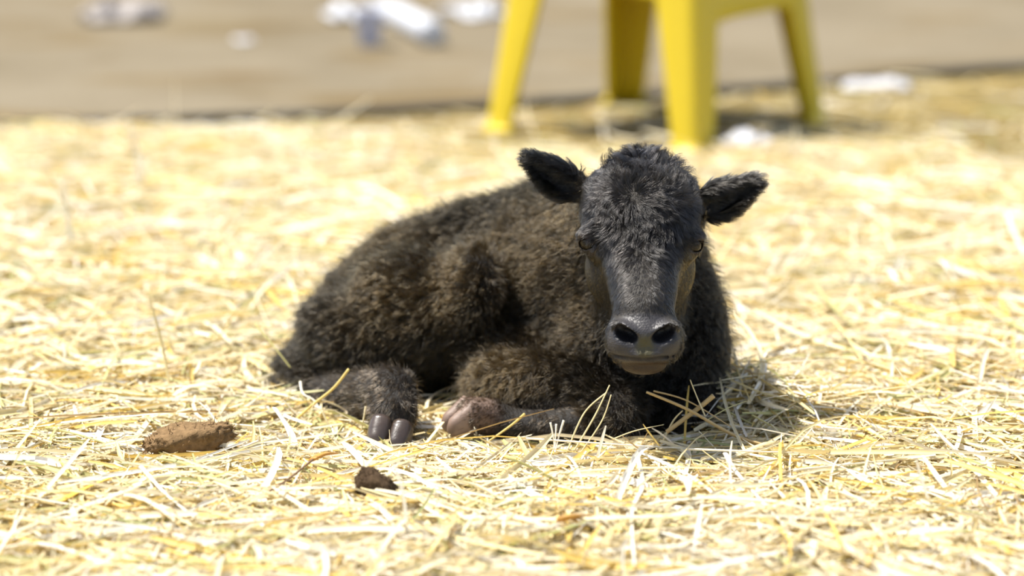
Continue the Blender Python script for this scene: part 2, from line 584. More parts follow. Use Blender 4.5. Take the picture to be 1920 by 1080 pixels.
skin_col = blend(skin_col, R['head'], [0.018, 0.014, 0.009, 0.8])
skin_col = blend(skin_col, R['nose'], [0.035, 0.032, 0.033, 0.0])
lip = 1 - sstep(np.linalg.norm((bv - np.array(V(1207, 690, 3.41))) / np.array([.036, .036, .017]), axis=1), 0.7, 1.1)
skin_col = blend(skin_col, lip * (1 - 0 * lip), [0.032, 0.018, 0.008, 0.3])
mid = (1 - sstep(np.linalg.norm((bv - np.array(V(1210, 652, 3.385))) / np.array([.012, .02, .015]), axis=1), 0.6, 1.2))
skin_col = blend(skin_col, mid * 0.7, [0.06, 0.052, 0.014, 0.1])
for x0, y0 in ((1173, 631), (1247, 631)):
    dn = np.linalg.norm((bv - np.array(V(x0, y0, 3.408))) / np.array([.018, .022, .012]), axis=1)
    skin_col = blend(skin_col, 1 - sstep(dn, 0.75, 1.0), [0.006, 0.006, 0.008, 0.2])
toe = 1 - sstep(np.linalg.norm(bv - np.array(V(884, 775, 3.550)), axis=1), 0.020, 0.042)
skin_col = blend(skin_col, toe, [0.13, 0.085, 0.062, 0.9])
slit = np.zeros(len(bv))
for qa, qb in zip(MOUTH[:-1], MOUTH[1:]):
    qa_, qb_ = np.array(qa), np.array(qb); ab_ = qb_ - qa_
    t_ = np.clip((bv - qa_) @ ab_ / (ab_ @ ab_), 0, 1)
    slit = np.maximum(slit, 1 - sstep(np.linalg.norm(bv - qa_ - t_[:, None] * ab_, axis=1), 0.0016, 0.0040))
skin_col = blend(skin_col, slit * 0.85, [0.010, 0.007, 0.006, 1.0])
skin_col = blend(skin_col, R['eye'], [0.03, 0.02, 0.013, 0.3])
calf = empty('calf', (0.0, 3.75, 0.0))
tag(calf, 'black-brown woolly calf lying on the straw, head turned to the camera', 'calf')
cbase = Vector(calf.location)


def to_calf(o):
    o.parent = calf
    o.matrix_parent_inverse = Matrix.Translation(-cbase)
    return o


body = to_calf(mesh_np('body', bv, bf, MAT['skin'], None, True, skin_col))

# eyeballs
def m_eye():
    m = NT('eyeball')
    co = m.n('ShaderNodeTexCoord').outputs['Object']
    sx = m.n('ShaderNodeSeparateXYZ'); m.l(co, sx.inputs[0])
    # the eyeball's own -Y axis is the gaze: iris disc, horizontal pupil
    ax = m.n('ShaderNodeMath', operation='MULTIPLY'); m.l(sx.outputs[0], ax.inputs[0]); ax.inputs[1].default_value = 0.5
    az = m.n('ShaderNodeMath', operation='MULTIPLY'); m.l(sx.outputs[2], az.inputs[0]); az.inputs[1].default_value = 1.0
    cb = m.n('ShaderNodeCombineXYZ'); m.l(ax.outputs[0], cb.inputs[0]); m.l(az.outputs[0], cb.inputs[2])
    ln = m.n('ShaderNodeVectorMath', operation='LENGTH'); m.l(cb.outputs[0], ln.inputs[0])
    c = m.ramp(ln.outputs['Value'], [(0.0028, (0.004, 0.006, 0.012)), (0.0038, (0.022, 0.015, 0.007)), (0.0065, (0.034, 0.026, 0.010)), (0.0085, (0.008, 0.006, 0.004))])
    m.pbsdf(c, 0.06, 0.22)
    return m.m


EYE_M = m_eye()
us, vs = 32, 20
ev = [(0, 0, 1)] + [(math.sin(math.pi * j / vs) * math.cos(2 * math.pi * i / us), math.sin(math.pi * j / vs) * math.sin(2 * math.pi * i / us), math.cos(math.pi * j / vs)) for j in range(1, vs) for i in range(us)] + [(0, 0, -1)]
for c, g, s in EYES:
    me = bpy.data.meshes.new('eye')
    fs = [(0, 1 + i, 1 + (i + 1) % us) for i in range(us)]
    for j in range(vs - 2):
        fs += [(1 + j * us + i, 1 + (j + 1) * us + i, 1 + (j + 1) * us + (i + 1) % us, 1 + j * us + (i + 1) % us) for i in range(us)]
    last = len(ev) - 1
    fs += [(last, 1 + (vs - 2) * us + (i + 1) % us, 1 + (vs - 2) * us + i) for i in range(us)]
    me.from_pydata([tuple(0.0137 * a for a in p) for p in ev], [], fs)
    for p in me.polygons: p.use_smooth = True
    me.materials.append(EYE_M)
    o = link(bpy.data.objects.new('eye', me)); o.location = c
    o.rotation_euler = g.to_track_quat('-Y', 'Z').to_euler()
    # lashes fan out from the upper lid
    NL, KL = 46, 5
    lp = np.zeros((NL, KL, 3)); gz = Vector(g); sdv = gz.cross(Vector((0, 0, 1))).normalized(); upv = sdv.cross(gz).normalized()
    for q in range(NL):
        a_ = math.radians(20 + 140 * q / (NL - 1)) + random.uniform(-.04, .04)
        root = Vector(c) + gz * (0.0138 - 0.0028 * abs(math.cos(a_))) + sdv * (0.0112 * math.cos(a_)) + upv * (0.0022 + 0.0040 * math.sin(a_))
        out = (gz * 0.9 + sdv * (0.75 * math.cos(a_)) + upv * 0.10).normalized(); LL = random.uniform(.006, .010)
        for k_ in range(KL):
            u_ = k_ / (KL - 1)
            lp[q, k_] = root + out * (LL * u_) - upv * (LL * 0.55 * (u_ - u_ * u_ * 0.6))
    lh = bpy.data.hair_curves.new('eyelashes'); lh.add_curves([KL] * NL)
    lh.points.foreach_set('position', lp.astype(np.float32).ravel())
    la = lh.attributes.get('radius') or lh.attributes.new('radius', 'FLOAT', 'POINT')
    la.data.foreach_set('value', np.tile(np.linspace(0.00026, 0.00008, KL), NL).astype(np.float32))
    lt = lh.attributes.new('tint', 'FLOAT_COLOR', 'CURVE'); lt.data.foreach_set('color', np.tile(np.array([.012, .010, .008, 1], np.float32), NL))
    lh.materials.append(MAT['headfur'])
    to_calf(link(bpy.data.objects.new('eyelashes', lh)))
    to_calf(o); o['label'] = 'dark glossy eye on the %s side of the picture' % ('left' if s < 0 else 'right')

# ------------------------------------------------------------------ hooves (two claws each)
def claw(name, base, direction, up, length, width, height, mat, lab=None):
    d = Vector(direction).normalized(); u = Vector(up); sd = d.cross(u).normalized(); u = sd.cross(d).normalized()
    vs_, fs_ = [], []
    for side in (-1, 1):
        n0 = len(vs_); NR, NS = 9, 16
        for j in range(NR):
            t = j / (NR - 1)
            w = width * 0.27 * (1 - 0.45 * t ** 2.2) * (1 if t < 0.98 else 0.5)
            hh = height * (0.5 - 0.28 * t) * (1 if t < 0.98 else 0.5)
            c = Vector(base) + d * (length * t) + sd * (side * width * (0.235 - 0.02 * t)) - u * (height * 0.22 * t)
            for i in range(NS):
                a = 2 * math.pi * i / NS
                ca, sa = math.cos(a), math.sin(a)
                vs_.append(c + sd * (w * math.copysign(abs(ca) ** 0.8, ca)) + u * (hh * math.copysign(abs(sa) ** 0.8, sa)))
        for j in range(NR - 1):
            for i in range(NS):
                fs_.append((n0 + j * NS + i, n0 + j * NS + (i + 1) % NS, n0 + (j + 1) * NS + (i + 1) % NS, n0 + (j + 1) * NS + i))
        fs_.append(tuple(n0 + (NR - 1) * NS + i for i in range(NS)))
        fs_.append(tuple(n0 + i for i in reversed(range(NS))))
    me = bpy.data.meshes.new(name); me.from_pydata([tuple(v) for v in vs_], [], fs_)
    for p in me.polygons: p.use_smooth = True
    me.materials.append(mat)
    o = link(bpy.data.objects.new(name, me)); to_calf(o)
    if lab: o['label'] = lab
    return o


claw('hoof', V(733, 808, 3.530), V(722, 832, 3.500) - V(733, 808, 3.530), (0.0, -0.75, 0.5), 0.028, 0.054, 0.040, MAT['hoof'], 'dark shiny hind hoof')
claw('hoof', V(878, 779, 3.560), V(834, 786, 3.548) - V(878, 779, 3.560), (0, -0.12, 1.0), 0.030, 0.040, 0.044, MAT['hoof_pale'], 'pale pinkish brown front hoof')

# ------------------------------------------------------------------ fur
tri = np.concatenate([bf[:, [0, 1, 2]], bf[:, [0, 2, 3]]])
tv = bv[tri]
tarea = 0.5 * np.linalg.norm(np.cross(tv[:, 1] - tv[:, 0], tv[:, 2] - tv[:, 0]), axis=1)
tcen = tv.mean(axis=1)


def scatter(n, weight):
    w = tarea * weight
    cdf = np.cumsum(w); cdf /= cdf[-1]
    t = np.searchsorted(cdf, rng.random(n))
    r1, r2 = np.sqrt(rng.random(n)), rng.random(n)
    b = np.stack([1 - r1, r1 * (1 - r2), r1 * r2], 1)
    p = (tv[t] * b[:, :, None]).sum(1)
    nn = (bn[tri[t]] * b[:, :, None]).sum(1)
    nn /= np.linalg.norm(nn, axis=1, keepdims=True) + 1e-9
    return p, nn


def norm(a): return a / (np.linalg.norm(a, axis=1, keepdims=True) + 1e-9)


def make_hair(name, p, nrm, comb, length, lift, curl, clump_d, clump_amt, tint, mat, K=6, r0=0.00022, r1=0.00006, gravity=0.0, wave_seed=3):
    n = len(p)
    # clumps
    if clump_amt > 0:
        ng = max(50, int(n * clump_d))
        gi = rng.choice(n, ng, replace=False)
        kd = kdtree.KDTree(ng)
        for i, g_ in enumerate(gi): kd.insert(p[g_], i)
        kd.balance()
        near = np.array([kd.find(q)[1] for q in p])
    comb = comb - (comb * nrm).sum(1, keepdims=True) * nrm
    comb = norm(comb)
    d0 = norm(comb * (1 - lift[:, None]) + nrm * lift[:, None])
    side = np.cross(nrm, comb)
    pts = np.zeros((n, K, 3))
    pts[:, 0] = p - nrm * 0.001
    ph = vnoise(p, 90, wave_seed, 1) * 9 + rng.random(n) * 0.8
    ph2 = vnoise(p, 70, wave_seed + 5, 1) * 9
    cur = pts[:, 0].copy()
    seg = length[:, None] / (K - 1)
    for k in range(1, K):
        t = k / (K - 1)
        dd = d0 * (1 - 0.55 * t) + comb * (0.55 * t)
        dd = dd + side * (curl * np.sin(ph + t * 5.0))[:, None] + nrm * (curl * 0.7 * np.cos(ph2 + t * 4.5))[:, None]
        dd[:, 2] -= gravity * t
        cur = cur + norm(dd) * seg
        pts[:, k] = cur
    if clump_amt > 0:
        g = pts[gi][near]
        for k in range(1, K):
            t = k / (K - 1)
            w = clump_amt * t ** 1.2 * (lift < 0.8)[:, None]
            pts[:, k] = pts[:, k] * (1 - w) + (g[:, k] + (pts[:, 0] - g[:, 0]) * 0.25) * w
    hc = bpy.data.hair_curves.new(name)
    hc.add_curves([K] * n)
    hc.points.foreach_set('position', pts.astype(np.float32).ravel())
    ra = hc.attributes.get('radius') or hc.attributes.new('radius', 'FLOAT', 'POINT')
    rr = np.linspace(r0, r1, K)[None, :] * (0.8 + 0.4 * rng.random(n))[:, None]
    ra.data.foreach_set('value', rr.astype(np.float32).ravel())
    ta = hc.attributes.new('tint', 'FLOAT_COLOR', 'CURVE')
    ta.data.foreach_set('color', np.concatenate([tint, np.ones((n, 1))], 1).astype(np.float32).ravel())
    hc.materials.append(mat)
    o = link(bpy.data.objects.new(name, hc))
    return to_calf(o)


def body_coat(n):
    Rt = regions(tcen)
    hoofcut = 1.0
    w = (1 - Rt['head']) * (1 - Rt['ears']) * (1 - Rt['nose']) * (1 - lipw(tcen))
    # what faces the ground or lies deep behind gets less
    w = w * np.where(tcen[:, 2] < 0.012, 0.1, 1.0) * np.where(tcen[:, 1] > 3.98, 0.5, 1.0)
    w = w * (np.linalg.norm(tcen - np.array(V(727, 829, 3.505)), axis=1) > 0.015)
    p, nn = scatter(n, w)
    x, y, z = p[:, 0], p[:, 1], p[:, 2]
    # combing: backwards (towards the rump) and down, swirling
    px_, py_ = pix(p)
    back = np.tile(np.array([-0.75, 0.22, -0.55]), (n, 1))
    breast = sstep(px_, 1080, 1200)[:, None]
    back = back * (1 - breast) + np.array([0.0, -0.1, -1.0]) * breast
    sw = np.stack([vnoise(p, 16, 11, 2), vnoise(p, 16, 12, 2), vnoise(p, 16, 13, 2)], 1)
    comb = back + sw * 1.1
    L = 0.022 + 0.006 * vnoise(p, 14, 21, 2)
    leg = legw(p)
    L = L * (1 - leg) + 0.009 * leg
    L = L * (0.38 + 0.62 * sstep(np.linalg.norm(p - np.array(V(1207, 650, 3.42)), axis=1), 0.045, 0.085))
    throat = 1 - sstep(np.abs(px_ - 1200), 90, 160)
    L = L * (1 - 0.25 * throat * (py_ < 700))
    lift = 0.50 + 0.25 * vnoise(p, 20, 31, 2)
    lift = lift * (1 - 0.5 * leg)
    curl = np.full(n, 0.6) * (1 - leg * 0.8)
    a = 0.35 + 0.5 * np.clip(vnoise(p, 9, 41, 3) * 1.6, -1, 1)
    painted_highlight = np.exp(-((px_ - 800) / 120) ** 2 - ((py_ - 590) / 80) ** 2) + np.exp(-((px_ - 960) / 90) ** 2 - ((py_ - 690) / 50) ** 2)  # lit brown patches on haunch and upper arm, painted into the hair colour
    a = np.clip(a * 0.8 + 0.5 * painted_highlight, 0, 1)
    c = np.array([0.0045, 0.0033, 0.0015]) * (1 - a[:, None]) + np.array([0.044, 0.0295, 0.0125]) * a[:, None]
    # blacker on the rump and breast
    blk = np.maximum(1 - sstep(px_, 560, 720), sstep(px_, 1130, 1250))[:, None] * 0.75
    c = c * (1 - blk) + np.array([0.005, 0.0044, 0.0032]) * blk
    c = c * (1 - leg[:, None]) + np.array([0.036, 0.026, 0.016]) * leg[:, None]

    c = c * (0.35 + 1.9 * rng.random(n) ** 2.5)[:, None]
    guard = rng.random(n) < 0.10
    lift = np.where(guard, 0.85, lift)
    L = np.where(guard, L * 1.35, L)
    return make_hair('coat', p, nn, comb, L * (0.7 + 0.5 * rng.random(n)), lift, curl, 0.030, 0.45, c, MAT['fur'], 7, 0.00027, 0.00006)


def lipw(p):
    return 1 - sstep(np.linalg.norm((p - np.array(V(1207, 688, 3.41))) / np.array([.036, .036, .018]), axis=1), 0.75, 1.0)


def legw(p):
    def segd(a, b):
        a, b = np.array(a), np.array(b); ab = b - a
        t = np.clip((p - a) @ ab / (ab @ ab), 0, 1)
        return np.linalg.norm(p - a - t[:, None] * ab, axis=1)
    d = np.minimum(segd(V(630, 745, 3.70), V(733, 738, 3.585)), segd(V(733, 738, 3.585), V(735, 805, 3.55)))
    d = np.minimum(d, segd(V(1060, 802, 3.55), V(895, 780, 3.565)))
    return 1 - sstep(d, 0.030, 0.042)


body_coat(230000)


def head_coat(n):
    Rt = regions(tcen)
    hw = np.maximum(Rt['head'], Rt['ears'])
    w = hw * (1 - Rt['nose']) * (1 - Rt['eye'] * 0.95) * (1 - lipw(tcen)) * np.where(tcen[:, 1] > 3.66, 0, 1.0)
    p, nn = scatter(n, w)
    Rp = regions(p)
    px_, py_ = pix(p)
    up = np.array([0, 0, 1.0])
    # hair on the brow radiates up and outwards from between the eyes; down the nose it lies downwards
    cx = 1203
    dx = (px_ - cx) / 110.0
    upw = 1 - sstep(py_, 330, 400)
    comb = np.stack([dx * 0.9, np.zeros(n), -1 + 0 * dx], 1)
    comb = comb * (1 - upw[:, None]) + np.stack([dx * 1.2, 0.5 * np.ones(n), 0.5 * np.ones(n)], 1) * upw[:, None]
    sw = np.stack([vnoise(p, 40, 51, 2), vnoise(p, 40, 52, 2), vnoise(p, 40, 53, 2)], 1)
    brow = (1 - sstep(py_, 420, 520)) * (1 - sstep(np.abs(dx), 0.78, 1.02))
    brow = brow * (1 - 0.45 * (1 - sstep(py_, 310, 350)))
    comb = comb + sw * (0.25 + 1.0 * brow)[:, None]
    ear_ = Rp['ears'][:, None]
    outw = np.stack([np.sign(px_ - cx) * 1.0, -0.1 * np.ones(n), -0.15 + 0 * dx], 1)
    comb = comb * (1 - ear_) + (outw + sw * 0.3) * ear_
    L = 0.0065 + 0.012 * brow + 0.010 * Rp['ears']
    cheek = sstep(np.abs(dx), 0.5, 0.9) * sstep(py_, 440, 500)
    L = L * (1 - 0.25 * cheek)
    lift = 0.26 + 0.16 * brow + 0.12 * Rp['ears']
    curl = 0.08 + 0.28 * brow + 0.1 * Rp['ears']
    c = np.tile(np.array([0.010, 0.009, 0.0085]), (n, 1))
    ck = (cheek * (1 - Rp['ears']))[:, None]
    c = c * (1 - ck) + np.array([0.030, 0.022, 0.008]) * ck
    c = c * (1 - ear_) + np.array([0.010, 0.009, 0.0075]) * ear_
    c = c * (0.3 + 2.2 * rng.random(n) ** 2.5)[:, None]
    return make_hair('face_hair', p, nn, comb, L * (0.75 + 0.5 * rng.random(n)), lift, curl, 0.06, 0.40, c, MAT['headfur'], 6, 0.00024, 0.00006)


head_coat(85000)


def forelock(n):
    c0 = np.array(V(1205, 312, 3.575))
    dd = np.linalg.norm((tcen - c0) / np.array([.030, .045, .022]), axis=1)
    p, nn = scatter(n, np.exp(-dd ** 2) * (dd < 1.6))
    px_, py_ = pix(p)
    dx = (px_ - 1205) / 70.0
    comb = np.stack([dx * 0.6, -0.25 + 0.3 * rng.standard_normal(n), 1.1 + 0 * dx], 1)
    sw = np.stack([vnoise(p, 50, 61, 2), vnoise(p, 50, 62, 2), vnoise(p, 50, 63, 2)], 1)
    L = 0.025 * (0.4 + 0.9 * rng.random(n))
    c = np.tile(np.array([0.011, 0.010, 0.010]), (n, 1)) * (0.6 + 0.8 * rng.random(n))[:, None]
    o = make_hair('forelock', p, nn, comb + sw * 1.0, L, np.full(n, 0.7), np.full(n, 0.35), 0.03, 0.75, c, MAT['headfur'], 6, 0.00024, 0.00006)
    return o


forelock(3500)
#EOF_CALF

# ------------------------------------------------------------------ the setting
edge_px = [(-900, 262), (0, 224), (560, 207), (900, 188), (1350, 160), (1920, 116), (2900, 36)]
edge = [G(x, y, 0.012) for x, y in edge_px]
edge[0] = Vector((-4.0, edge[1].y - 0.05, 0.012)); edge[-1] = Vector((4.5, edge[-2].y + (4.5 - edge[-2].x) * 0.33, 0.012))


def slab_obj(name, pts, top, bottom, ydeep, mat):
    vs_ = []
    pts2 = []
    for a, b in zip(pts[:-1], pts[1:]):
        for i in range(12): pts2.append(a.lerp(b, i / 12))
    pts2.append(pts[-1])
    for q in pts2:
        w = 0.004 * math.sin(q.x * 9) + 0.003 * math.sin(q.x * 31)
        y = q.y + w
        vs_ += [(q.x, y, bottom), (q.x, y, top - 0.003), (q.x, y + 0.004, top), (q.x, ydeep, top), (q.x, ydeep, bottom)]
    fs_ = []
    for i in range(len(pts2) - 1):
        for k in range(4):
            a = i * 5 + k
            fs_.append((a, a + 5, a + 6, a + 1))
    me = bpy.data.meshes.new(name); me.from_pydata(vs_, [], fs_); me.materials.append(mat)
    return link(bpy.data.objects.new(name, me))


slab = slab_obj('concrete_slab', edge, 0.012, -0.03, 22.0, MAT['slab'])
tag(slab, kind='structure', label='pale tan concrete slab running across behind the straw', cat='slab')
jv, jf = [], []  # added dark strip: shade of the gap before the slab, put into colour
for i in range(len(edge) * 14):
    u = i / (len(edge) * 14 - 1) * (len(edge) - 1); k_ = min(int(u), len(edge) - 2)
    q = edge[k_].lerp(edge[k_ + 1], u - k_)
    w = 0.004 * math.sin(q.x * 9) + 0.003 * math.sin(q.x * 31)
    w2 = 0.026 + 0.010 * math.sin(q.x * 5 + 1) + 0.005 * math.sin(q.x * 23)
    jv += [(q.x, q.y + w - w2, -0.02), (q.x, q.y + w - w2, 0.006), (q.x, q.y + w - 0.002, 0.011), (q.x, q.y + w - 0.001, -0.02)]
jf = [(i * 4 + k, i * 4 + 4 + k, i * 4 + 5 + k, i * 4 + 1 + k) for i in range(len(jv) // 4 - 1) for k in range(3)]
jme = bpy.data.meshes.new('gap_shade_strip_1'); jme.from_pydata(jv, [], jf); jme.materials.append(MAT['joint'])
tag(link(bpy.data.objects.new('gap_shade_strip_1', jme)), kind='structure', label='dark strip standing in for the shaded gap along the near edge of the concrete slab', cat='joint')



def bed_h(x, y):
    """height of the straw bed"""
    p = np.stack([x, y], 1)
    h = 0.010 + 0.010 * vnoise(p, 3.2, 71, 3) + 0.004 * vnoise(p, 12, 72, 2)
    def bump(cx, cy, rx, ry, a):
        return a * np.exp(-((x - cx) / rx) ** 2 - ((y - cy) / ry) ** 2)
    h = h * (1 - 0.85 * np.clip(bump(-0.02, 3.56, 0.34, 0.19, 1.5), 0, 1))   # pressed down round the calf
    h = h + bump(0.290, 3.66, 0.075, 0.07, 0.034)          # heap beside the breast
    return np.maximum(h, 0.001)


gx = np.linspace(-3.2, 3.2, 161); gy = np.concatenate([np.linspace(1.4, 7.4, 181)])
XX, YY = np.meshgrid(gx, gy, indexing='ij')
xs, ys = XX.ravel(), YY.ravel()


def edge_y(x):
    ex = np.array([e.x for e in edge]); ey = np.array([e.y for e in edge])
    return np.interp(x, ex, ey)


# where the straw thins out towards the slab
far_px = [(-600, 244), (0, 243), (500, 236), (800, 262), (1000, 285), (1240, 300), (1420, 272), (1600, 272), (1760, 290), (1920, 330), (2400, 420)]
far = [G(x, y, 0) for x, y in far_px]
far_x = np.array([q.x for q in far]); far_y = np.array([q.y for q in far])


def straw_edge(x):
    return np.interp(x, far_x, far_y)


zz = bed_h(xs, ys) - 0.012
fade = sstep(straw_edge(xs) - ys, -0.1, 0.4)
zz = np.where(ys > edge_y(xs) - 0.05, -0.012, zz * fade - 0.010 * (1 - fade) * 0)
zz = np.where(ys > edge_y(xs) - 0.05, -0.012, np.minimum(zz, 0.03))
ni, nj = len(gx), len(gy)
ii, jj = np.meshgrid(np.arange(ni - 1), np.arange(nj - 1), indexing='ij')
a = (ii * nj + jj).ravel()
gf = np.stack([a, a + nj, a + nj + 1, a + 1], 1)
ground = mesh_np('ground', np.stack([xs, ys, zz], 1), gf, MAT['ground'])
tag(ground, kind='structure', label='trodden tan earth under and behind the straw', cat='ground')

# ------------------------------------------------------------------ straw
PAL = np.array([[0.84, 0.76, 0.57], [0.80, 0.70, 0.45], [0.74, 0.61, 0.31], [0.68, 0.49, 0.14], [0.52, 0.50, 0.22], [0.90, 0.86, 0.77], [0.36, 0.24, 0.10], [0.36, 0.38, 0.16]])
PW = np.array([.24, .20, .18, .10, .06, .15, .045, .025]); PW /= PW.sum()


def straws(n, xr, yr, lmean, wmean, zlay, pitch_sd, keep=None, power=1.0, seed=1):
    """arrays for n bent ribbons: V-section of three vertices across, S+1 rows"""
    g = np.random.default_rng(seed)
    x = g.uniform(*xr, n); y = g.uniform(*yr, n)
    if keep is not None:
        k = g.random(n) < keep(x, y); x, y = x[k], y[k]; n = len(x)
    L = lmean * np.exp(0.45 * g.standard_normal(n)); L = np.clip(L, 0.015, 0.32)
    W = wmean * np.exp(0.45 * g.standard_normal(n)); W = np.clip(W, 0.0008, 0.0085)
    az = g.uniform(0, 2 * math.pi, n)
    az = az + 1.1 * vnoise(np.stack([x, y], 1), 6, 81, 2)
    pit = np.abs(g.standard_normal(n)) * pitch_sd
    z = bed_h(x, y) * np.clip(sstep(straw_edge(x) - y, -0.25, 0.25), 0.15, 1) + g.random(n) ** 1.3 * zlay * (1 - 0.8 * np.exp(-((x + 0.02) / 0.30) ** 2 - ((y - 3.51) / 0.10) ** 2))
    S = 5
    t = np.linspace(-0.5, 0.5, S + 1)
    bend = g.standard_normal(n) * 0.10 + (g.random(n) < 0.06) * g.standard_normal(n) * 0.5
    vb = g.standard_normal(n) * 0.05
    dirx, diry = np.cos(az), np.sin(az)
    cp = np.cos(pit)
    P = np.zeros((n, S + 1, 3))
    for i, tt in enumerate(t):
        lat = bend * L * (tt * tt * 4 - 0.5) * 0.5
        P[:, i, 0] = x + dirx * cp * L * tt - diry * lat
        P[:, i, 1] = y + diry * cp * L * tt + dirx * lat
        P[:, i, 2] = z + np.sin(pit) * L * (tt + 0.35) + vb * L * (tt * tt * 4 - 0.5) + 0.0
    # keep above the ground
    P[:, :, 2] = np.maximum(P[:, :, 2], 0.0015)
    roll = g.uniform(-0.9, 0.9, n)
    T = np.stack([dirx * cp, diry * cp, np.sin(pit)], 1)
    A = np.stack([-diry, dirx, np.zeros(n)], 1)
    B = np.cross(T, A)
    side = A * np.cos(roll)[:, None] + B * np.sin(roll)[:, None]
    nrm_ = np.cross(side, T)
    cc = g.choice(len(PAL), n, p=PW)
    W = np.where(cc >= 6, np.minimum(W, 0.0028), W)
    col = PAL[cc] * (0.88 + 0.2 * g.random(n))[:, None]
    # remove what would pass through the calf
    s = np.stack([sdf_at(P[:, i]) for i in range(S + 1)], 1)
    ok = s.min(1) > 0.001
    return dict(P=P[ok], W=W[ok], side=side[ok], n=nrm_[ok], col=np.clip(col[ok], 0, 0.93), S=S)


def ribbons(sets):
    vsa, fsa, tsa = [], [], []
    base = 0
    for d in sets:
        P, W, side, nr, S = d['P'], d['W'], d['side'], d['n'], d['S']
        n = len(P)
        tap = np.ones(S + 1); tap[0] = 0.75; tap[-1] = 0.45
        hw = (W[:, None] * tap[None, :] * 0.5)[:, :, None]
        l_ = P - side[:, None, :] * hw
        r_ = P + side[:, None, :] * hw
        m_ = P + nr[:, None, :] * hw * 0.75
        v = np.stack([l_, m_, r_], 2).reshape(-1, 3)
        idx = np.arange(n)[:, None, None] * (S + 1) * 3 + np.arange(S)[None, :, None] * 3 + np.arange(2)[None, None, :]
        idx = idx.reshape(-1) + base
        fsa.append(np.stack([idx, idx + 1, idx + 4, idx + 3], 1))
        vsa.append(v); base += len(v)
        tsa.append(np.repeat(np.concatenate([d['col'], np.ones((n, 1))], 1), (S + 1) * 3, 0))
    return np.concatenate(vsa), np.concatenate(fsa), np.concatenate(tsa)


def keepf(x, y):
    d = straw_edge(x) + 0.10 * vnoise(np.stack([x, y], 1), 4, 91, 3) - y
    k = sstep(d, -0.06, 0.30)
    k = np.maximum(k, 0.035 * (y < edge_y(x) - 0.02))
    k = k * np.where(y > edge_y(x) - 0.11, 0.10, 1.0)
    k = np.where(y > edge_y(x) + 0.02, 0.0, k)
    return k


def near_view(x, y):
    half = 0.20 * y + 0.15
    return np.where(np.abs(x) < half, 1.0, 0.35) * keepf(x, y)


def heapk(x, y):
    return np.exp(-((x - 0.27) / 0.10) ** 2 - ((y - 3.63) / 0.07) ** 2)


sets = [
    straws(60000, (-1.5, 1.5), (2.6, 6.6), 0.085, 0.0038, 0.008, 0.03, near_view, seed=1),
    straws(46000, (-1.4, 1.4), (2.6, 6.4), 0.10, 0.0036, 0.018, 0.07, near_view, seed=2),
    straws(30000, (-1.0, 1.0), (2.8, 4.6), 0.065, 0.0022, 0.020, 0.10, near_view, seed=3),
    straws(14000, (-0.9, 0.9), (2.8, 5.2), 0.13, 0.0052, 0.024, 0.05, near_view, seed=4),
    straws(1500, (-1.2, 1.2), (2.9, 5.6), 0.07, 0.0024, 0.014, 0.55, near_view, seed=5),
    straws(9000, (0.05, 0.50), (3.45, 3.85), 0.10, 0.0024, 0.018, 0.15, heapk, seed=6),
]
sv, sf, st = ribbons(sets)
bed = mesh_np('straw_bedding', sv, sf, MAT['straw'], None, True, st)
tag(bed, 'thick layer of pale yellow straw spread over the ground around the calf', 'straw', kind='stuff')
print('straw verts', len(sv))


# ------------------------------------------------------------------ single stems and blades
def polyline(pts, n):
    P = [Vector(p) for p in pts]
    if len(P) == 2: return [P[0].lerp(P[1], i / n) for i in range(n + 1)]
    out = []
    m = len(P) - 1
    for i in range(n + 1):
        u = i / n * m; k = min(int(u), m - 1); t = u - k
        p0 = P[max(k - 1, 0)]; p1 = P[k]; p2 = P[k + 1]; p3 = P[min(k + 2, m)]
        out.append(0.5 * ((2 * p1) + (p2 - p0) * t + (2 * p0 - 5 * p1 + 4 * p2 - p3) * t * t + (3 * p1 - p0 - 3 * p2 + p3) * t ** 3))
    return out


def stem(name, pts, r, col, label, cat='straw', flat=1.0, taper=0.5, swell=0.0, group=None, mat=None):
    """a real stalk: closed tube, optionally flattened to a blade"""
    n = 18; NS = 8
    c = polyline(pts, n)
    vs_, fs_ = [], []
    for i, q in enumerate(c):
        t = i / n
        T = (c[min(i + 1, n)] - c[max(i - 1, 0)]).normalized()
        A = T.cross(Vector((0, 0.5, 1))).normalized(); B = T.cross(A).normalized()
        rr = r * (1 - (1 - taper) * t) * (1 + swell * math.sin(math.pi * t))
        for k in range(NS):
            a_ = 2 * math.pi * k / NS
            vs_.append(q + A * (rr * math.cos(a_)) + B * (rr * flat * math.sin(a_)))
    for i in range(n):
        for k in range(NS):
            fs_.append((i * NS + k, i * NS + (k + 1) % NS, (i + 1) * NS + (k + 1) % NS, (i + 1) * NS + k))
    fs_.append(tuple(reversed(range(NS)))); fs_.append(tuple(n * NS + k for k in range(NS)))
    me = bpy.data.meshes.new(name); me.from_pydata([tuple(v) for v in vs_], [], fs_)
    for p in me.polygons: p.use_smooth = True
    at = me.attributes.new('tint', 'FLOAT_COLOR', 'POINT')
    at.data.foreach_set('color', np.tile(np.array([*col, 1.0], np.float32), len(vs_)))
    me.materials.append(mat or MAT['straw'])
    o = link(bpy.data.objects.new(name, me))
    rebase(o, c[0])
    return tag(o, label, cat, group)


PALE, GOLD, WHT, GRN, TAN, BRN = (.84, .74, .46), (.78, .62, .22), (.90, .86, .74), (.46, .50, .18), (.62, .46, .22), (.26, .16, .09)


def gp(px, py, z): return G(px, py, z + 0.006)


